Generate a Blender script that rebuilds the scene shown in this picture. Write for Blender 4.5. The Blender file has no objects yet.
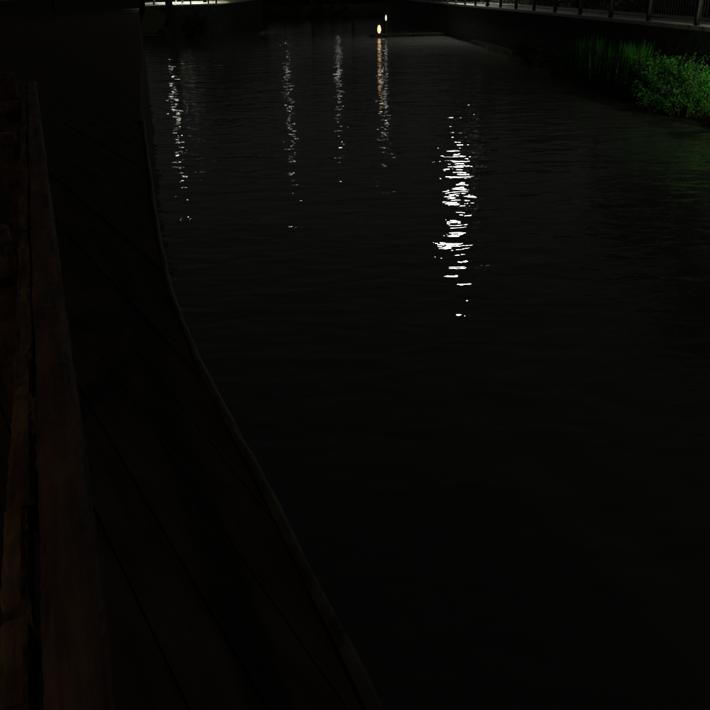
import bpy, math, random
import numpy as np
from mathutils import Matrix, Vector

# ------------------------------------------------------------------ camera, sky, exposure
sc = bpy.context.scene
col = sc.collection
CAM_Z = 3.7
PITCH, ROLL = math.radians(25.5), math.radians(1.5)
Fv = Vector((0, math.cos(PITCH), -math.sin(PITCH)))
R0 = Vector((1, 0, 0)); U0 = Vector((0, math.sin(PITCH), math.cos(PITCH)))
Rv = R0 * math.cos(ROLL) - U0 * math.sin(ROLL)
Uv = U0 * math.cos(ROLL) + R0 * math.sin(ROLL)
cd = bpy.data.cameras.new('camera'); cam = bpy.data.objects.new('camera', cd); col.objects.link(cam)
M4 = Matrix((Rv, Uv, -Fv)).transposed().to_4x4(); M4.translation = (0, 0, CAM_Z)
cam.matrix_world = M4
cd.sensor_fit = 'HORIZONTAL'; cd.sensor_width = 36; cd.lens = 36 * 770 / 710
cd.clip_start = 0.02; cd.clip_end = 3000
sc.camera = cam

w = bpy.data.worlds.new('World'); sc.world = w; w.use_nodes = True
bg = w.node_tree.nodes['Background']
bg.inputs['Color'].default_value = (1.0, 0.985, 0.93, 1)      # even glow of an overcast night sky
bg.inputs['Strength'].default_value = 0.014
sc.view_settings.view_transform = 'Standard'; sc.view_settings.look = 'None'
sc.view_settings.exposure = 0; sc.view_settings.gamma = 1
sc.cycles.caustics_reflective = False; sc.cycles.caustics_refractive = False
sc.cycles.use_denoising = True
sc.cycles.sample_clamp_indirect = 20; sc.cycles.sample_clamp_direct = 12
sc.cycles.max_bounces = 5; sc.cycles.diffuse_bounces = 2; sc.cycles.glossy_bounces = 3

# ------------------------------------------------------------------ helpers
rng = np.random.default_rng(7)
random.seed(7)

def un(x, y, z):
    """pixel of the 710 px photograph -> point at height z"""
    d = Fv + Rv * ((x - 355) / 770) + Uv * ((355 - y) / 770)
    return Vector((0, 0, CAM_Z)) + d * ((z - CAM_Z) / d.z)

def mat(name, c1, c2=None, scale=4.0, rough=0.8, bump=0.0, bscale=20.0, stretch=(1, 1, 1), turn=0.0, emit=None, est=0.0, spec=0.3):
    m = bpy.data.materials.new(name); m.use_nodes = True
    nt = m.node_tree; p = nt.nodes['Principled BSDF']
    p.inputs['Roughness'].default_value = rough
    p.inputs['Specular IOR Level'].default_value = spec
    p.inputs['Base Color'].default_value = (*c1, 1)
    tc = nt.nodes.new('ShaderNodeTexCoord'); mp = nt.nodes.new('ShaderNodeMapping')
    mp.inputs['Scale'].default_value = stretch
    if turn:
        m0 = nt.nodes.new('ShaderNodeMapping'); m0.inputs['Rotation'].default_value = (0, 0, turn)
        nt.links.new(tc.outputs['Object'], m0.inputs['Vector']); nt.links.new(m0.outputs[0], mp.inputs['Vector'])
    else: nt.links.new(tc.outputs['Object'], mp.inputs['Vector'])
    if c2:
        n = nt.nodes.new('ShaderNodeTexNoise'); n.inputs['Scale'].default_value = scale
        n.inputs['Detail'].default_value = 6; n.inputs['Roughness'].default_value = 0.65
        r = nt.nodes.new('ShaderNodeValToRGB')
        r.color_ramp.elements[0].position = 0.36; r.color_ramp.elements[0].color = (*c1, 1)
        r.color_ramp.elements[1].position = 0.64; r.color_ramp.elements[1].color = (*c2, 1)
        nt.links.new(mp.outputs[0], n.inputs['Vector'])
        nt.links.new(n.outputs['Fac'], r.inputs['Fac']); nt.links.new(r.outputs['Color'], p.inputs['Base Color'])
    if bump:
        n2 = nt.nodes.new('ShaderNodeTexNoise'); n2.inputs['Scale'].default_value = bscale
        n2.inputs['Detail'].default_value = 5
        b = nt.nodes.new('ShaderNodeBump'); b.inputs['Distance'].default_value = bump
        nt.links.new(mp.outputs[0], n2.inputs['Vector'])
        nt.links.new(n2.outputs['Fac'], b.inputs['Height']); nt.links.new(b.outputs['Normal'], p.inputs['Normal'])
    if emit:
        p.inputs['Emission Color'].default_value = (*emit, 1); p.inputs['Emission Strength'].default_value = est
    return m

def leaf_mat(name, c1, c2):
    m = mat(name, c1, rough=0.75, spec=0.15)
    nt = m.node_tree; p = nt.nodes['Principled BSDF']
    g = nt.nodes.new('ShaderNodeNewGeometry'); r = nt.nodes.new('ShaderNodeValToRGB')
    r.color_ramp.elements[0].color = (*c1, 1); r.color_ramp.elements[1].color = (*c2, 1)
    nt.links.new(g.outputs['Random Per Island'], r.inputs['Fac']); nt.links.new(r.outputs['Color'], p.inputs['Base Color'])
    return m

class MB:
    def __init__(s): s.v = []; s.f = []
    def add(s, vs, fs):
        o = len(s.v); s.v += [tuple(v) for v in vs]; s.f += [tuple(i + o for i in f) for f in fs]; return s
    def box(s, x0, x1, y0, y1, z0, z1):
        return s.add([(x0, y0, z0), (x1, y0, z0), (x1, y1, z0), (x0, y1, z0), (x0, y0, z1), (x1, y0, z1), (x1, y1, z1), (x0, y1, z1)],
              [(0, 3, 2, 1), (4, 5, 6, 7), (0, 1, 5, 4), (1, 2, 6, 5), (2, 3, 7, 6), (3, 0, 4, 7)])
    def prism(s, poly, z0, z1):
        n = len(poly)
        return s.add([(x, y, z0) for x, y in poly] + [(x, y, z1) for x, y in poly],
              [tuple(range(n - 1, -1, -1)), tuple(range(n, 2 * n))] + [(i, (i + 1) % n, n + (i + 1) % n, n + i) for i in range(n)])
    def tube(s, pts, rad, n=8, noise=0.0, flat=1.0):
        pts = [Vector(p) for p in pts]; vs = []; m = len(pts)
        for i, p in enumerate(pts):
            d = (pts[min(i + 1, m - 1)] - pts[max(i - 1, 0)]).normalized()
            a = d.cross(Vector((0, 0, 1)))
            if a.length < 1e-3: a = Vector((1, 0, 0))
            a.normalize(); b = a.cross(d)
            r = rad[i] if hasattr(rad, '__len__') else rad
            for k in range(n):
                t = 2 * math.pi * k / n
                q = r * (1 + noise * random.uniform(-1, 1))
                vs.append(p + a * (q * math.cos(t)) + b * (q * flat * math.sin(t)))
        fs = [(i * n + k, i * n + (k + 1) % n, (i + 1) * n + (k + 1) % n, (i + 1) * n + k) for i in range(m - 1) for k in range(n)]
        fs += [tuple(range(n - 1, -1, -1)), tuple((m - 1) * n + k for k in range(n))]
        return s.add(vs, fs)
    def lathe(s, prof, cx=0, cy=0, n=14):
        vs = [(cx + r * math.cos(2 * math.pi * k / n), cy + r * math.sin(2 * math.pi * k / n), z) for r, z in prof for k in range(n)]
        m = len(prof)
        fs = [(i * n + k, i * n + (k + 1) % n, (i + 1) * n + (k + 1) % n, (i + 1) * n + k) for i in range(m - 1) for k in range(n)]
        fs += [tuple(range(n - 1, -1, -1)), tuple((m - 1) * n + k for k in range(n))]
        return s.add(vs, fs)
    def mesh(s, name, m, smooth=False):
        me = bpy.data.meshes.new(name); me.from_pydata(s.v, [], s.f); me.update()
        me.materials.append(m)
        if smooth: me.shade_smooth()
        return me
    def build(s, name, m, parent=None, smooth=False):
        return ob(name, s.mesh(name, m, smooth), parent)

def ob(name, me, parent=None, loc=None):
    o = bpy.data.objects.new(name, me); col.objects.link(o); o.parent = parent
    if loc is not None: o.location = loc
    return o
def tag(o, label=None, cat=None, group=None, kind=None):
    if label: o['label'] = label
    if cat: o['category'] = cat
    if group: o['group'] = group
    if kind: o['kind'] = kind
    return o
def thing(name, label, cat, loc=(0, 0, 0), rz=0, group=None):
    o = bpy.data.objects.new(name, None); col.objects.link(o); o.location = loc; o.rotation_euler.z = rz
    o.empty_display_size = 0.3
    return tag(o, label, cat, group)
def quads_mesh(name, P, A, B, m):
    """leaf faces: centres P, half axes A and B; a four-cornered pointed leaf each"""
    n = len(P); V = np.empty((n, 4, 3)); V[:, 0] = P - A; V[:, 1] = P + B - A * 0.1; V[:, 2] = P + A; V[:, 3] = P - B - A * 0.1
    me = bpy.data.meshes.new(name); me.vertices.add(4 * n); me.vertices.foreach_set('co', V.ravel())
    me.loops.add(4 * n); me.loops.foreach_set('vertex_index', np.arange(4 * n, dtype=np.int32))
    me.polygons.add(n); me.polygons.foreach_set('loop_start', np.arange(0, 4 * n, 4, dtype=np.int32))
    me.update(calc_edges=True); me.validate(); me.materials.append(m)
    return me
def leaf_axes(n, size, droop=0.0):
    d = rng.normal(size=(n, 3)); d[:, 2] -= droop; d /= np.linalg.norm(d, axis=1)[:, None]
    e = np.cross(d, rng.normal(size=(n, 3))); e /= np.linalg.norm(e, axis=1)[:, None]
    s = size * rng.uniform(0.6, 1.3, (n, 1))
    return d * s, e * s * 0.42

# ------------------------------------------------------------------ materials
M = {}
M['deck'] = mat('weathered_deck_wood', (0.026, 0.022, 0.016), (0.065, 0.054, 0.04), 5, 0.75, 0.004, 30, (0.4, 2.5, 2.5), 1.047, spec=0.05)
M['edge'] = mat('edge_beam_wood', (0.016, 0.014, 0.010), (0.085, 0.072, 0.05), 9, 0.7, 0.004, 40)
M['rail'] = mat('red_brown_rail_wood', (0.035, 0.020, 0.013), (0.15, 0.078, 0.046), 9, 0.8, 0.006, 30, (0.35, 2.2, 2.2), -1.93)
M['rail2'] = mat('ochre_split_wood', (0.04, 0.022, 0.012), (0.20, 0.115, 0.05), 9, 0.85, 0.006, 30, (0.5, 2.2, 2.2), -1.93)
M['stone'] = mat('dark_wall_stone', (0.03, 0.031, 0.028), (0.065, 0.065, 0.058), 3, 0.95, 0.01, 12, spec=0.1)
M['wharf_paving'] = mat('pale_wharf_paving', (0.45, 0.46, 0.40), (0.58, 0.58, 0.5), 1, 0.9)
M['coping'] = mat('pale_coping_stone', (0.26, 0.27, 0.23), (0.36, 0.37, 0.32), 4, 0.85, 0.003, 25)
M['pave'] = mat('promenade_paving', (0.05, 0.05, 0.045), (0.09, 0.09, 0.08), 2, 0.85, 0.003, 25)
M['iron'] = mat('dark_painted_iron', (0.012, 0.014, 0.013), (0.022, 0.025, 0.022), 20, 0.5)
M['tar'] = mat('tarred_wood', (0.006, 0.006, 0.005), (0.014, 0.013, 0.011), 6, 0.9, spec=0.05)
M['pillar'] = mat('dark_concrete_pillar', (0.018, 0.019, 0.017), (0.04, 0.04, 0.034), 8, 0.9)
M['soil'] = mat('dark_soil', (0.020, 0.018, 0.014), (0.048, 0.042, 0.032), 2, 1.0, 0.02, 6, spec=0.0)
M['bark'] = mat('tree_bark', (0.03, 0.024, 0.018), (0.07, 0.06, 0.045), 6, 0.9, 0.01, 20)
M['leaf'] = leaf_mat('bank_plant_leaf', (0.018, 0.075, 0.012), (0.05, 0.16, 0.025))
M['hedge'] = leaf_mat('hedge_leaf', (0.010, 0.026, 0.010), (0.022, 0.05, 0.018))
M['tree'] = leaf_mat('tree_leaf', (0.015, 0.035, 0.012), (0.035, 0.075, 0.022))
M['pale'] = mat('pale_concrete', (0.20, 0.21, 0.15), (0.30, 0.31, 0.22), 6, 0.8)
M['step'] = mat('mossy_step_stone', (0.06, 0.065, 0.035), (0.10, 0.11, 0.06), 3, 0.9)

def glow(name, c, s): return mat(name, (0.8, 0.8, 0.8), emit=c, est=s)

def water_mat():
    m = bpy.data.materials.new('river_water'); m.use_nodes = True
    nt = m.node_tree; p = nt.nodes['Principled BSDF']
    p.inputs['Base Color'].default_value = (0.065, 0.066, 0.060, 1)
    p.inputs['Roughness'].default_value = 0.0; p.inputs['IOR'].default_value = 1.333
    g = nt.nodes.new('ShaderNodeNewGeometry')
    tot = None
    for sx, sy, rot, h, det in ((0.40, 0.62, 0.33, 0.050, 1), (1.25, 2.3, -0.2, 0.034, 1.0), (5.5, 9.0, 0.5, 0.0034, 1.0)):
        mp = nt.nodes.new('ShaderNodeMapping'); mp.inputs['Scale'].default_value = (sx, sy, 1); mp.inputs['Rotation'].default_value = (0, 0, rot); mp.inputs['Location'].default_value = (13.7, 5.2, 1.9)
        n = nt.nodes.new('ShaderNodeTexNoise'); n.inputs['Scale'].default_value = 1; n.inputs['Detail'].default_value = det
        n.inputs['Distortion'].default_value = 0.4
        k = nt.nodes.new('ShaderNodeMath'); k.operation = 'MULTIPLY'; k.inputs[1].default_value = h
        nt.links.new(g.outputs['Position'], mp.inputs['Vector']); nt.links.new(mp.outputs[0], n.inputs['Vector'])
        nt.links.new(n.outputs['Fac'], k.inputs[0])
        if tot is None: tot = k.outputs[0]
        else:
            a = nt.nodes.new('ShaderNodeMath'); a.operation = 'ADD'
            nt.links.new(tot, a.inputs[0]); nt.links.new(k.outputs[0], a.inputs[1]); tot = a.outputs[0]
    b = nt.nodes.new('ShaderNodeBump'); b.inputs['Distance'].default_value = 1.0; b.inputs['Strength'].default_value = 1.0
    nt.links.new(tot, b.inputs['Height']); nt.links.new(b.outputs['Normal'], p.inputs['Normal'])
    return m
M['water'] = water_mat()

# ------------------------------------------------------------------ setting: water, banks
DECK = 2.2; PROM = 2.4
EDGE = [(0.42, -6.0), (0.40, -2.0), (0.32, 0.0), (0.18, 0.75), (0.04, 1.26), (-0.14, 1.72), (-0.34, 2.25), (-0.68, 3.10), (-1.06, 4.25),
        (-1.76, 6.87), (-3.19, 12.56), (-5.96, 24.2), (-22.4, 92.0), (-43.5, 180.0), (-58.0, 245.0)]
def catmull(P, n=24):
    out = []
    for i in range(len(P) - 1):
        p0, p1, p2, p3 = P[max(i - 1, 0)], P[i], P[i + 1], P[min(i + 2, len(P) - 1)]
        m1 = (p2[0] - p0[0]) / (p2[1] - p0[1]); m2 = (p3[0] - p1[0]) / (p3[1] - p1[1]); h = p2[1] - p1[1]
        for k in range(n):
            t = k / n
            out.append(((2*t**3 - 3*t*t + 1) * p1[0] + (t**3 - 2*t*t + t) * h * m1 + (3*t*t - 2*t**3) * p2[0] + (t**3 - t*t) * h * m2, p1[1] + h * t))
    return out + [P[-1]]
EDGE = catmull(EDGE)
EY = [p[1] for p in EDGE]; EX = [p[0] for p in EDGE]
def edge_x(y): return float(np.interp(y, EY, EX))
def wall_x(y): return 7.15 + (87.38 - y) * 0.0574          # face of the promenade wall
FARY = 114.0

q = MB().add([(-300, -60, 0), (80, -60, 0), (80, 420, 0), (-300, 420, 0)], [(0, 1, 2, 3)])
tag(q.build('river_water', M['water']), kind='structure')

# left bank behind the boardwalk: land with a slope down to the water
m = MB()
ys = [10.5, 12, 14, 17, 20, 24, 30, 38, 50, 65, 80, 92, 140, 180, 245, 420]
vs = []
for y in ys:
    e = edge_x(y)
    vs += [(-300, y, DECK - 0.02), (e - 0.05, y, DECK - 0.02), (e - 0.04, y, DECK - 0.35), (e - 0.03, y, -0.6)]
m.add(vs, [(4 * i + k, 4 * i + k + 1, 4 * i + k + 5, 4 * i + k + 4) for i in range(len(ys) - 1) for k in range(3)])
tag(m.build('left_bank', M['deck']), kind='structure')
m = MB(); vs = []
ys = [-60, -6, 0, 3, 6, 10.5]
for y in ys:
    e = edge_x(y) - 3.2
    vs += [(-300, y, DECK - 0.03), (e, y, DECK - 0.03), (e + 0.5, y, DECK - 0.5), (e + 2.4, y, -0.6)]
m.add(vs, [(4 * i + k, 4 * i + k + 1, 4 * i + k + 5, 4 * i + k + 4) for i in range(len(ys) - 1) for k in range(3)])
tag(m.build('near_bank', M['soil']), kind='structure')

# far end of the river
m = MB()
far = [(60, 113.5), (5.4, 113.5), (-3, 112.5), (-11, 114), (-19, 122), (-26, 135), (-45, 150), (-80, 240)]
vs = []
for x, y in far:
    vs += [(x, y, -0.6), (x + 0.3, y + 1.0, 0.25), (x + 1.2, y + 5, 1.5), (x + 60, y + 250, 1.5)]
m.add(vs, [(4 * i + k, 4 * i + k + 4, 4 * i + k + 5, 4 * i + k + 1) for i in range(len(far) - 1) for k in range(3)])
tag(m.build('far_bank', M['soil']), kind='structure')

# right bank: promenade paving and the ground behind it
y0, y1 = -10.0, 113.0
m = MB().add([(wall_x(y0) + 0.55, y0, PROM - 0.02), (wall_x(y0) + 3.2, y0, PROM - 0.02), (wall_x(y1) + 3.2, y1, PROM - 0.02), (wall_x(y1) + 0.55, y1, PROM - 0.02)], [(0, 1, 2, 3)])
tag(m.build('promenade_paving', M['pave']), kind='structure')
m = MB().add([(wall_x(y0) + 3.2, y0, PROM - 0.05), (400, y0, PROM - 0.05), (400, 420, PROM - 0.05), (wall_x(y1) + 3.2, 113.5, PROM - 0.05), (wall_x(y1) + 3.2, y1, PROM - 0.05)], [(0, 1, 2, 3, 4)])
tag(m.build('right_bank', M['soil']), kind='structure')
# narrow planted ledge at the foot of the promenade wall
m = MB(); vs = []
yl = list(np.arange(12, 60, 2.0))
for i, y in enumerate(yl):
    wdt = 1.0 + 0.35 * math.sin(y * 0.9) + 0.2 * math.sin(y * 2.3)
    if y > 44: wdt *= max(0.1, (60 - y) / 16)
    vs += [(wall_x(y) + 0.05, y, 0.30), (wall_x(y) - wdt * 0.6, y, 0.14), (wall_x(y) - wdt, y, -0.2)]
m.add(vs, [(3 * i + k, 3 * i + k + 3, 3 * i + k + 4, 3 * i + k + 1) for i in range(len(yl) - 1) for k in range(2)])
tag(m.build('bank_ledge', M['soil'], smooth=True), kind='structure')

# ------------------------------------------------------------------ boardwalk
RAILX = lambda y: -0.045 - 0.376 * y          # water-side edge of the handrail
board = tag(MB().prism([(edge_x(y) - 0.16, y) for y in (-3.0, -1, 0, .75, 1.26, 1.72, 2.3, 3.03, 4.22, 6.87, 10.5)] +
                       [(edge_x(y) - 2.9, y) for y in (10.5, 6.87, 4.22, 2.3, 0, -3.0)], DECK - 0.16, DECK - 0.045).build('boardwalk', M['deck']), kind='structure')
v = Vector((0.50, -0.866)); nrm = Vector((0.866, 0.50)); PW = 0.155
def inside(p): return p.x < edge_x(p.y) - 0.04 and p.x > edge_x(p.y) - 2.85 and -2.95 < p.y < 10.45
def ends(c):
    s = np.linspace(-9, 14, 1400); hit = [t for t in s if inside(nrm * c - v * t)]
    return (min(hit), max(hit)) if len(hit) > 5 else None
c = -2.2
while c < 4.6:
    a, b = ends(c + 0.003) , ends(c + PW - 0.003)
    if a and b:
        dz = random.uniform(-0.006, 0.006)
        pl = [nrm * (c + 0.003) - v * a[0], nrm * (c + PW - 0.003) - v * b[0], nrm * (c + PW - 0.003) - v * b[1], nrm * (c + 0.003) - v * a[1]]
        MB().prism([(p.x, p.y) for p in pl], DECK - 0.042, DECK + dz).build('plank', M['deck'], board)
    c += PW
# raised edge beam along the water side
m = MB(); vs = []
yy = np.concatenate([np.linspace(-2.9, 4, 50), np.linspace(4.3, 10.4, 24)])
for y in yy:
    e = edge_x(y); j = random.uniform(-0.004, 0.004)
    vs += [(e - 0.036, y, DECK - 0.15), (e + j, y, DECK - 0.15), (e + j, y, DECK + 0.006 + j), (e - 0.010, y, DECK + 0.012 + j), (e - 0.022, y, DECK + 0.012), (e - 0.036, y, DECK - 0.012)]
n = len(yy)
m.add(vs, [(6 * i + k, 6 * i + (k + 1) % 6, 6 * i + 6 + (k + 1) % 6, 6 * i + 6 + k) for i in range(n - 1) for k in range(6)] + [tuple(range(5, -1, -1)), tuple(6 * (n - 1) + k for k in range(6))])
m.build('edge_beam', M['edge'], board)
for y in (-1.5, 1.5, 4.5, 7.5, 10.0):
    MB().tube([(edge_x(y) - 0.25, y, -1.0), (edge_x(y) - 0.25, y, DECK - 0.165)], 0.09, 10, 0.03).build('pile', M['deck'], board)

# timber handrail in the foreground
u = Vector((-0.352, 0.936, 0)); lat = Vector((-0.936, -0.352, 0))      # along the rail, and away from the water
def rp(y, off, z): return Vector((RAILX(y), y, z)) + lat * off
rail = thing('timber_handrail', 'rough red-brown timber handrail running up the left side of the picture', 'handrail', (0, 0, 0))
def hewn(ys, off, hw, hh, zc, rough, seed):
    """rough-sawn timber: a rounded rectangle swept along the rail with chipped, uneven edges"""
    rs = np.random.default_rng(seed); n = 16; V = []
    wob = [rs.uniform(0, 6.28) for _ in range(n)]
    for y in ys:
        for k in range(n):
            t = 2 * math.pi * (k + 0.5) / n; c_, s_ = math.cos(t), math.sin(t)
            e = 0.42; px_ = math.copysign(abs(c_) ** e, c_) * hw; pz_ = math.copysign(abs(s_) ** e, s_) * hh
            g = 1 + rough * (0.5 * math.sin(4 * y + wob[k]) + 0.35 * math.sin(11 * y + 2 * wob[k]) + rs.normal(0, 0.25))
            V.append(rp(y, off + px_ * g, zc + pz_ * g))
    m_ = len(ys)
    return MB().add(V, [(i * n + k, i * n + (k + 1) % n, (i + 1) * n + (k + 1) % n, (i + 1) * n + k) for i in range(m_ - 1) for k in range(n)] +
                    [tuple(range(n - 1, -1, -1)), tuple((m_ - 1) * n + k for k in range(n))])
hewn(np.arange(-0.6, 7.6, 0.02), 0.040, 0.038, 0.04, 2.955, 0.10, 1).build('rail_beam', M['rail'], rail)
for i, (a, b, o, r) in enumerate(((1.40, 7.5, 0.101, 0.019), (1.045, 1.38, 0.103, 0.021), (0.825, 1.03, 0.113, 0.018), (0.655, 0.79, 0.112, 0.021))):
    hewn(np.linspace(a, b, max(8, int((b - a) / 0.015))), o, r, 0.03, 2.95, 0.22, 20 + i).build('batten', M['rail2'], rail)
for y in (2.52, 4.45, 6.5):
    z1 = 3.02 if y < 6 else 3.16
    MB().tube([rp(y, 0.20, DECK - 0.1), rp(y, 0.20, 2.7), rp(y, 0.20, z1)], [0.07, 0.066, 0.06], 12, 0.04).build('post', M['rail'], rail, True)
for y in (2.42, 6.2):
    a = rp(y, 0.13, 2.93)
    MB().tube([a + lat * t for t in np.linspace(0, 1.5, 26)], 0.055, 12, 0.12).build('cross_rail', M['rail2'], rail, True)
MB().tube([rp(y, 0.10, 2.55) for y in np.arange(-0.6, 7.6, 0.2)], 0.035, 10, 0.05).build('lower_rail', M['rail'], rail, True)

# ------------------------------------------------------------------ promenade wall, coping and railing
wall = thing('promenade_wall', 'dark stone retaining wall with pale coping along the right bank', 'wall')
m = MB(); m.prism([(wall_x(y0) + 0.02, y0), (wall_x(y0) + 0.56, y0), (wall_x(y1) + 0.56, y1), (wall_x(y1) + 0.02, y1)], -1.0, PROM - 0.12)
m.build('wall_face', M['stone'], wall)
ang = math.atan2(-0.0574, -1) + math.pi / 2
SP = 3.6
cop = [MB().prism([(-0.10 + random.uniform(0, .01), 0.006), (0.50, 0.006), (0.50, 0.894), (-0.10 + random.uniform(0, .01), 0.894)], -0.118, 0.0 + random.uniform(-.006, .006)).mesh('coping_stone', M['coping']) for _ in range(5)]
wz = math.atan(0.0574)
y = 14.0; k = 0
while y < 112:
    o = ob('coping_stone', cop[random.randrange(5)], wall, (wall_x(y), y, PROM)); o.rotation_euler.z = wz; k += 1
    y += 0.9 * math.cos(wz)
railing = thing('promenade_railing', 'dark iron railing with concrete pillars on top of the right bank wall', 'railing')
ypost = [25.58 + SP * i for i in range(-2, 24)]
pm = MB().box(-0.07, 0.07, -0.07, 0.07, 0.004, 1.10).mesh('pillar', M['pillar'])
cap = MB().add([(-.13, -.15, 0), (.13, -.15, 0), (.13, .15, 0), (-.13, .15, 0), (-.13, -.15, .06), (.13, -.15, .06), (.13, .15, .06), (-.13, .15, .06), (0, 0, .13)],
               [(0, 3, 2, 1), (0, 1, 5, 4), (1, 2, 6, 5), (2, 3, 7, 6), (3, 0, 4, 7), (4, 5, 8), (5, 6, 8), (6, 7, 8), (7, 4, 8)]).mesh('pillar_cap', M['pillar'])
for y in ypost:
    p = ob('pillar', pm, railing, (wall_x(y) + 0.06, y, PROM)); p.rotation_euler.z = wz
    cp = ob('pillar_cap', cap, p, (0, 0, 1.102))
bm_ = MB().tube([(0, 0, 0.16), (0, 0, 0.98)], 0.011, 6).mesh('baluster', M['iron'])
for i, y in enumerate(ypost[:-1]):
    a = Vector((wall_x(y + .12) + 0.06, y + .12, PROM)); b = Vector((wall_x(y + SP - .12) + 0.06, y + SP - .12, PROM))
    for z, r in ((0.15, 0.018), (1.0, 0.026)):
        MB().tube([a + Vector((0, 0, z)), b + Vector((0, 0, z))], r, 8).build('rail', M['iron'], railing)
    if y < 48:
        for t in np.linspace(0.06, 0.94, 16):
            ob('baluster', bm_, railing, a.lerp(b, t))

# ------------------------------------------------------------------ hedge behind the promenade
n = 26000
yy = rng.uniform(16, 112, n); base = np.array([wall_x(t) for t in yy]) + 3.3
hh = 1.5 + 0.18 * np.sin(yy * 0.8) + 0.12 * np.sin(yy * 2.1)
face = rng.random(n)
xx = np.where(face < 0.7, base + rng.uniform(-0.12, 0.25, n), base + rng.uniform(0, 1.0, n))
zz = np.where(face < 0.7, rng.uniform(0.02, 1, n) * hh, hh + rng.uniform(-0.12, 0.1, n)) + PROM
A, B = leaf_axes(n, 0.10)
hedge = thing('clipped_hedge', 'long dark green hedge behind the railing on the right bank', 'hedge')
ob('foliage', quads_mesh('foliage', np.c_[xx, yy, zz], A, B, M['hedge']), hedge)
MB().prism([(wall_x(16) + 3.4, 16), (wall_x(16) + 4.2, 16), (wall_x(112) + 4.2, 112), (wall_x(112) + 3.4, 112)], PROM - 0.04, PROM + 1.25).build('inner_twigs', M['bark'], hedge)

# ------------------------------------------------------------------ plants at the foot of the promenade wall
def reed(label, y, out, h, nb, spread):
    t = thing('reed_clump', label, 'plant', (wall_x(y) - out, y, 0.08), 0, 'plants along the foot of the promenade wall')
    V = []; Fc = []
    for i in range(nb):
        bx, by = rng.normal(0, spread * 0.45, 2); a = rng.uniform(0, 6.283); L = h * rng.uniform(0.55, 1.1); lean = rng.uniform(0.05, 0.5)
        d = np.array([math.cos(a), math.sin(a)]); wv = np.array([-d[1], d[0]]) * rng.uniform(0.008, 0.018); o = len(V)
        for s, kx in ((0, 1), (0.35, 1.1), (0.7, 0.8), (1, 0.05)):
            off = d * lean * L * 0.6 * s ** 2; z = L * (s - 0.22 * lean * s ** 2)
            V += [(bx + off[0] - wv[0] * kx, by + off[1] - wv[1] * kx, z), (bx + off[0] + wv[0] * kx, by + off[1] + wv[1] * kx, z)]
        Fc += [(o + 2 * j, o + 2 * j + 1, o + 2 * j + 3, o + 2 * j + 2) for j in range(3)]
    MB().add(V, Fc).build('blades', M['leaf'], t)
    return t
def bush(label, y, out, h, r, nl, size=0.055, name='leafy_bush', cat='bush', group='plants along the foot of the promenade wall', x=None, z=0.08, m='leaf'):
    X = wall_x(y) - out if x is None else x
    t = thing(name, label, cat, (X, y, z), 0, group)
    cl = rng.normal(size=(max(8, nl // 70), 3)); cl /= np.linalg.norm(cl, axis=1)[:, None]
    cl *= rng.uniform(0.35, 1, (len(cl), 1)) ** 0.5
    idx = rng.integers(0, len(cl), nl)
    P = cl[idx] * np.array([r, r, h * 0.42]) + rng.normal(0, 0.16, (nl, 3)) * np.array([r, r, h * 0.5]) + np.array([0, 0, h * 0.52])
    P[:, 2] = np.abs(P[:, 2]) + 0.02
    A, B = leaf_axes(nl, size, 0.35)
    ob('foliage', quads_mesh('foliage', P, A, B, M[m]), t)
    s = MB()
    for c_ in cl[:9]:
        s.tube([(0, 0, -0.05), (c_[0] * r * 0.4, c_[1] * r * 0.4, h * 0.35), (c_[0] * r * 0.8, c_[1] * r * 0.8, h * 0.52 + c_[2] * h * 0.35)], [0.018, 0.012, 0.004], 5)
    s.build('stems', M['bark'], t)
    return t
def shrub(label, y, out, h, r, ns, name='grassy_shrub'):
    """arching stems that carry narrow drooping leaves"""
    t = thing(name, label, 'shrub', (wall_x(y) - out, y, 0.08), 0, 'plants along the foot of the promenade wall')
    P = []; D = []; S = MB()
    for i in range(ns):
        a = rng.uniform(0, 6.283); hh = h * rng.uniform(0.35, 1.08); rr = r * rng.uniform(0.1, 1.15); b = rng.normal(0, r * 0.25, 2)
        d = np.array([math.cos(a), math.sin(a)])
        f_ = lambda q: np.array([b[0] + d[0] * rr * q ** 1.4, b[1] + d[1] * rr * q ** 1.4, hh * (1.25 * q - 0.35 * q ** 3)])
        if i % 2 == 0: S.tube([f_(0), f_(0.4), f_(0.75), f_(1)], [0.009, 0.007, 0.005, 0.002], 4)
        for q in rng.uniform(0.15, 1.0, 30):
            P.append(f_(q) + rng.normal(0, 0.035, 3)); v_ = np.array([d[0], d[1], 0.3]) * 0.7 + rng.normal(0, 0.6, 3); v_[2] -= 0.25
            D.append(v_ / np.linalg.norm(v_))
    P = np.array(P); D = np.array(D); n_ = len(P)
    e = np.cross(D, rng.normal(size=(n_, 3))); e /= np.linalg.norm(e, axis=1)[:, None]
    sz = rng.uniform(0.025, 0.075, (n_, 1))
    ob('foliage', quads_mesh('foliage', P + D * sz, D * sz, e * sz * rng.uniform(0.12, 0.3, (n_, 1)), M['leaf']), t)
    S.build('stems', M['bark'], t)
shrub('big grassy shrub at the wall foot by the right edge of the picture', 23.2, 0.75, 1.5, 0.95, 170)
shrub('brightest green shrub at the wall foot, second from the right edge', 25.0, 0.75, 1.6, 0.85, 180)
shrub('low spreading shrub at the water in front of the brightest shrub', 24.2, 1.25, 0.85, 0.75, 90)
shrub('middle-sized bright shrub between the brightest shrub and the reeds', 26.7, 0.7, 1.45, 0.8, 150)
reed('upright reed clump just left of the bright green shrubs', 27.9, 0.7, 1.75, 300, 0.7)
reed('tall thin reed clump with drooping tips, second left of the shrubs', 29.4, 0.75, 1.65, 260, 0.65)
bush('small leafy bush between two clumps of upright reeds', 30.6, 0.8, 1.1, 0.5, 800)
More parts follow.
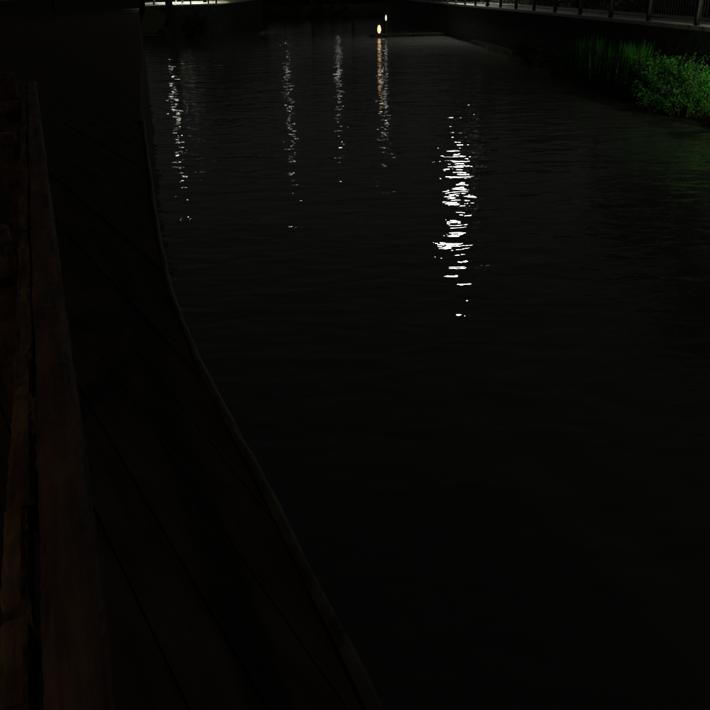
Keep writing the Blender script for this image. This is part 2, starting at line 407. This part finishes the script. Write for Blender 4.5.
reed('dim reed clump standing left of the small leafy bush', 32.2, 0.7, 1.7, 280, 0.7)
reed('sparse reed clump at the dark middle of the wall foot', 34.3, 0.75, 1.4, 200, 0.65)
bush('dark low bush farther along the wall foot past the reeds', 36.8, 0.7, 1.1, 0.65, 1100)
bush('faint bush nearest the brightest light streak on the water', 41.5, 0.7, 1.2, 0.8, 1200)

# ------------------------------------------------------------------ street lamps
def lamp(label, x, y, zg, H, dirv, arm, r, color, strength, group='lamps along the river', hood=False):
    """lens centre at (x, y, H); the post stands on the ground at height zg, arm metres behind it"""
    d = Vector((dirv[0], dirv[1], 0)).normalized()
    t = thing('street_lamp', label, 'street lamp', (x - d.x * arm, y - d.y * arm, zg), math.atan2(d.y, d.x), group)
    h = H - zg
    MB().lathe([(0.16, -0.05), (0.16, 0.06), (0.11, 0.10), (0.09, 0.5), (0.065, 0.6), (0.05, h + 0.1)]).build('post', M['iron'], t, False)
    MB().tube([(0, 0, h + 0.05), (arm * 0.35, 0, h + 0.30), (arm * 0.75, 0, h + 0.34), (arm, 0, h + 0.16 + r * 0.5)], 0.035, 8).build('arm', M['iron'], t, True)
    if hood: MB().lathe([(0.05, h + r * 1.2 + .14), (r * 0.9, h + r * 1.1), (r * 1.6, h + r * 0.3), (r * 2.1, h - r * 2.2), (r * 2.0, h - r * 2.2), (r * 1.5, h + r * 0.2), (r * 0.8, h + r * 1.05)], arm, 0).build('lamp_shade', M['iron'], t, True)
    else: MB().lathe([(0.05, h + r * 0.55 + .14), (r * 1.1, h + r * 0.55 + .06), (r * 1.35, h + r * 0.5), (r * 1.3, h + r * 0.45)], arm, 0).build('lamp_shade', M['iron'], t, True)
    MB().lathe([(r * math.sin(a), h - r * math.cos(a)) for a in np.linspace(0.05, 2.05, 9)], arm, 0).build('lamp_globe', glow('lamp_glow', color, strength), t, True)
    return t
WHITE = (1.0, 1.0, 0.90)
lamp('lamp mirrored as the brightest streak, above the lit coping dashes', 7.96, 57, PROM - .02, 11.6, (-1, 0, 0), 1.6, 0.70, WHITE, 80)
lamp('added unseen hooded lamp that brightens the coping dashes', wall_x(63) + 0.7, 63, PROM - .02, 9.4, (-1, 0, 0), 0.9, 0.26, WHITE, 1700, hood=True)  # added to brighten the coping; the hood keeps it out of reflections
lamp('lamp above the bright green shrubs, just past the right edge', wall_x(22.8) + 1.55, 22.8, PROM - .02, 5.8, (-1, 0, 0), 0.8, 0.15, WHITE, 260)
def far_lamp(label, px, py, Y, zg, dirv, arm, r, color, st):
    d = Fv + Rv * ((px - 355) / 770) + Uv * ((355 - py) / 770); p = Vector((0, 0, CAM_Z)) + d * (Y / d.y)
    lamp(label, p.x, Y, zg, -p.z, dirv, arm, r, color, st)
far_lamp('lamp on the far bank mirrored as the leftmost of the thin dotted streaks', 289, 104, 121, 1.4, (0, -1, 0), 1.2, 0.15, WHITE, 90)
far_lamp('lamp on the far bank mirrored as the middle thin dotted streak', 339, 82, 121, 1.4, (0, -1, 0), 1.2, 0.17, WHITE, 110)
far_lamp('lamp at the far corner mirrored right of the orange lantern', 384, 95, 121, 1.4, (0, -1, 0), 1.2, 0.15, (1, 0.97, 0.82), 100)
lamp('lamp on the lit wharf, mirrored as the short left streak', -16.95, 78.6, 2.69, 7.3, (1, 0, 0), 0.8, 0.15, (1, 1, .84), 60)
lamp('added unseen hooded lamp that brightens the wharf paving', -14.7, 80.6, 2.69, 6.3, (1, 0, 0), 0.8, 0.2, (1, 1, .78), 3200, hood=True)  # extra source out of view for the paving, hooded from the water
lamp('added unseen hooded lamp that brightens the wharf farther back', -17.6, 92, 2.69, 6.3, (1, 0, 0), 0.8, 0.2, (1, 1, .78), 9000, hood=True)  # second added source, deepens the bright strip of wharf paving
lamp('warm lamp on the walkway behind the handrail', -2.6, -3.0, DECK - .05, 5.6, (1, 0, 0), 0.6, 0.1, (1.0, 0.82, 0.60), 125)

# added unseen spotlight brightening the plants, with barn doors against spill
for ya_, yb_, pw_, lb_ in ((17.6, 33.0, 5600, 'added green-tinted spotlight past the right edge that brightens the plants'),):
    S0 = Vector((wall_x(ya_) - 0.30, ya_, PROM - 0.45)); S1 = Vector((wall_x(yb_) - 0.70, yb_, 1.3))
    ax = (S1 - S0).normalized()
    sp = thing('added_spotlight', lb_, 'spotlight', S0)
    MB().tube([(0.33, 0, -0.05), (0.1, 0, -0.03), (0, 0, 0)], 0.015, 6).build('bracket', M['iron'], sp)
    hd = MB().tube([ax * -0.2, ax * -0.12, ax * 0.1], [0.05, 0.085, 0.095], 14).build('housing', M['iron'], sp, True)
    MB().tube([ax * 0.101, ax * 0.112], [0.085, 0.08], 14).build('lens', glow('spot_glow', (0.72, 1.0, 0.5), pw_), hd)
    sd = Vector((-1, 0, 0)); up = Vector((0, 0, 1)); q0 = ax * 0.09 + sd * 0.10
    pl = [q0 - up * 0.13, q0 + ax * 0.42 - up * 0.2, q0 + ax * 0.42 + up * 0.2, q0 + up * 0.13]
    MB().add([p + sd * t for t in (0, 0.004) for p in pl], [(0, 1, 2, 3), (7, 6, 5, 4), (0, 4, 5, 1), (1, 5, 6, 2), (2, 6, 7, 3), (3, 7, 4, 0)]).build('barn_door', M['iron'], hd)
    for sg in (-1, 1):
        q0 = ax * 0.09 + up * (0.10 * sg)
        pl = [q0 - sd * 0.13, q0 + ax * 0.42 - sd * 0.2, q0 + ax * 0.42 + sd * 0.098, q0 + sd * 0.098]
        MB().add([p + up * (t * sg) for t in (0, 0.004) for p in pl], [(0, 1, 2, 3), (7, 6, 5, 4), (0, 4, 5, 1), (1, 5, 6, 2), (2, 6, 7, 3), (3, 7, 4, 0)]).build('barn_door', M['iron'], hd)

# ------------------------------------------------------------------ little jetty with two lanterns
p = un(379, 33, 0.3)
jt = thing('small_jetty', 'small dark jetty under the orange and white lanterns', 'jetty', (p.x, p.y, 0))
L = wall_x(p.y) - p.x + 0.05
for i in range(int((L + 0.8) / 0.2)):
    MB().box(-0.8 + 0.2 * i, -0.8 + 0.2 * i + 0.185, -0.6, 1.2, 0.12, 0.18).build('plank', M['tar'], jt)
for xx_ in (-0.6, L * 0.5, L - 0.4):
    for yv in (-0.45, 1.05):
        MB().tube([(xx_, yv, -0.8), (xx_, yv, 0.115)], 0.07, 8).build('pile', M['tar'], jt)
def lantern(label, loc, r, h, c, s, stand=0.0):
    t = thing('lantern', label, 'lantern', loc, 0, 'lanterns on the small jetty')
    if stand: MB().lathe([(0.09, loc[2] * 0 - stand), (0.04, 0.04 - stand), (0.035, -0.002)]).build('stand', M['iron'], t)
    MB().lathe([(r * 0.7, 0.0), (r * 0.8, 0.08), (r * 0.5, 0.1)]).build('base', M['iron'], t)
    MB().lathe([(r * 0.55, 0.101), (r, 0.1 + h * 0.3), (r, 0.1 + h * 0.6), (r * 0.5, 0.1 + h)]).build('lamp_shade', glow('lantern_glow', c, s), t, True)
    MB().lathe([(r * 0.55, 0.102 + h), (r * 0.6, 0.16 + h), (0.03, 0.25 + h)]).build('cap', M['iron'], t)
lantern('glowing orange lantern on the small jetty', (p.x + 0.02, p.y + 0.1, 0.182), 0.14, 0.6, (1.0, 0.60, 0.27), 1.7)
lantern('smaller white lantern right of the orange lantern', (p.x + 0.62, p.y + 0.9, 1.082), 0.07, 0.42, (0.95, 1.0, 0.85), 0.8, 0.9)

# ------------------------------------------------------------------ lit wharf with steps on the left bank
WZ = 2.71
wh = thing('stone_wharf', 'brightly lit stone wharf with steps to the water at upper left', 'wharf', (0, 0, 0))
m = MB(); m.prism([(-17.7, 75), (-15.2, 75), (-11.2, 75.5), (-11.2, 112), (-26.4, 112)], -0.8, WZ - 0.10)
m.build('wharf_wall', M['stone'], wh)
MB().prism([(-17.75, 74.95), (-15.1, 74.95), (-11.1, 75.4), (-11.1, 112.1), (-26.5, 112.1)], WZ - 0.098, WZ).build('paving', M['wharf_paving'], wh)
for i in range(12):
    z = WZ - 0.18 * (i + 1)
    if z > 0.2: MB().box(-17.7, -15.75, 74.94 - 0.32 * (i + 1), 74.94 - 0.32 * i, z - 0.17, z).build('step', M['step'], wh)
MB().prism([(-17.7, 71.2), (-15.75, 71.2), (-15.75, 74.93), (-17.7, 74.93)], -0.8, 0.3).build('step_footing', M['stone'], wh)
MB().box(-15.73, -15.23, 73.9, 74.6, -0.8, 4.1).build('pier', M['pillar'], wh)
MB().box(-15.81, -15.15, 73.82, 74.68, 4.102, 4.22).build('pier_cap', M['pale'], wh)
MB().box(-15.70, -15.42, 71.2, 73.89, -0.8, 1.0).build('cheek_wall', M['pillar'], wh)
for x in (-13.9, -12.3, -11.6):
    MB().tube([(x, 76.0, WZ + 0.002), (x, 76.0, WZ + 0.95)], 0.07, 8).build('bollard', M['iron'], wh)

# ------------------------------------------------------------------ trees and bushes on the far bank
def tree_meshes(seed, h, r, nl):
    random.seed(seed)
    T = MB(); tips = []
    hb = h * 0.36
    T.tube([(0, 0, -0.3), (0.05, 0.03, hb * 0.5), (0.0, 0.1, hb), (0.1, 0.1, h * 0.6), (0.1, 0, h * 0.85)], [0.26, 0.2, 0.17, 0.11, 0.03], 9)
    for i in range(11):
        a = i * 2.4 + random.uniform(-.3, .3); z0 = hb * random.uniform(0.75, 1.6); L = r * random.uniform(0.6, 1.0); rise = h * random.uniform(0.12, 0.3)
        e = (math.cos(a) * L, math.sin(a) * L, z0 + rise)
        T.tube([(0.03, 0.06, z0), (e[0] * .5, e[1] * .5, z0 + rise * .6), e], [0.09, 0.06, 0.02], 6); tips.append(e)
        tips.append((e[0] * .6, e[1] * .6, e[2] + h * 0.13)); tips.append((e[0] * .45, e[1] * .45, e[2] - h * .02))
    tips.append((0.1, 0, h * 0.9)); tips = np.array(tips)
    idx = rng.integers(0, len(tips), nl)
    P = tips[idx] + rng.normal(0, 1, (nl, 3)) * np.array([0.62, 0.62, 0.5])
    A, B = leaf_axes(nl, 0.20, 0.3)
    return T.mesh('trunk', M['bark'], True), quads_mesh('crown', P, A, B, M['tree'])
kinds = [tree_meshes(3, 9.0, 3.6, 4200), tree_meshes(5, 11.0, 4.2, 5200), tree_meshes(9, 7.5, 3.4, 3600)]
def tree(label, x, y, z, k, rz, sc_=1.0, group='trees round the river'):
    t = thing('broadleaf_tree', label, 'tree', (x, y, z), rz, group); t.scale = (sc_, sc_, sc_)
    ob('trunk', kinds[k][0], t); ob('crown', kinds[k][1], t)
for i, (x, y, k, s, lb) in enumerate([(-14.6, 88, 2, 0.85, 'tree on the lit wharf right of the lamp'), (-17.5, 130, 1, 1.0, 'tree on the far bank left of all the thin streaks'),
        (-12.5, 129, 2, 1.1, 'tree on the far bank left of the leftmost thin streak'), (-5.2, 128, 0, 1.0, 'tree on the far bank between the two left thin streaks'),
        (1.0, 130, 1, 1.0, 'tree on the far bank left of the orange lantern'), (6.0, 129, 2, 1.2, 'tree on the far corner behind the two lanterns')]):
    tree(lb, x, y, 1.3 if y > 100 else WZ, k, i * 1.3, s)
for i, (y, k, lb) in enumerate([(31, 1, 'added unseen tree behind the hedge above the green shrubs'), (43, 0, 'added unseen tree behind the hedge nearest the unlit coping'),
        (66, 2, 'added unseen tree behind the hedge past the brightest lamp'), (88, 1, 'added unseen tree behind the hedge farthest along the right bank')]):
    tree(lb, wall_x(y) + 7.0, y, PROM - .06, k, i * 2.1)  # out-of-view trees added so the water mirrors dark crowns instead of sky
tree('tree on the left bank left of the lit wharf', -27.5, 80, DECK - .03, 0, 0.4)
FB = 'bushes on the far bank'
for x, y, z, h, r, lb in [(-10.3, 115.4, 0.4, 2.3, 1.5, 'faint green bush on the far bank, leftmost of the row'), (-7.2, 114.5, 0.35, 2.0, 1.4, 'faint green bush on the far bank, second from left'),
        (-4.2, 114.0, 0.3, 1.9, 1.3, 'faint green bush on the far bank, third from left'), (-1.2, 114.2, 0.3, 1.8, 1.4, 'faint green bush on the far bank, nearest the lanterns'),
        (-13.2, 74.6, 0.0, 2.1, 0.8, 'small lit bush at the water right of the wharf pier')]:
    bush(lb, y, 0, h, r, 900, 0.11, 'bank_bush', 'bush', FB, x, z, 'tree')
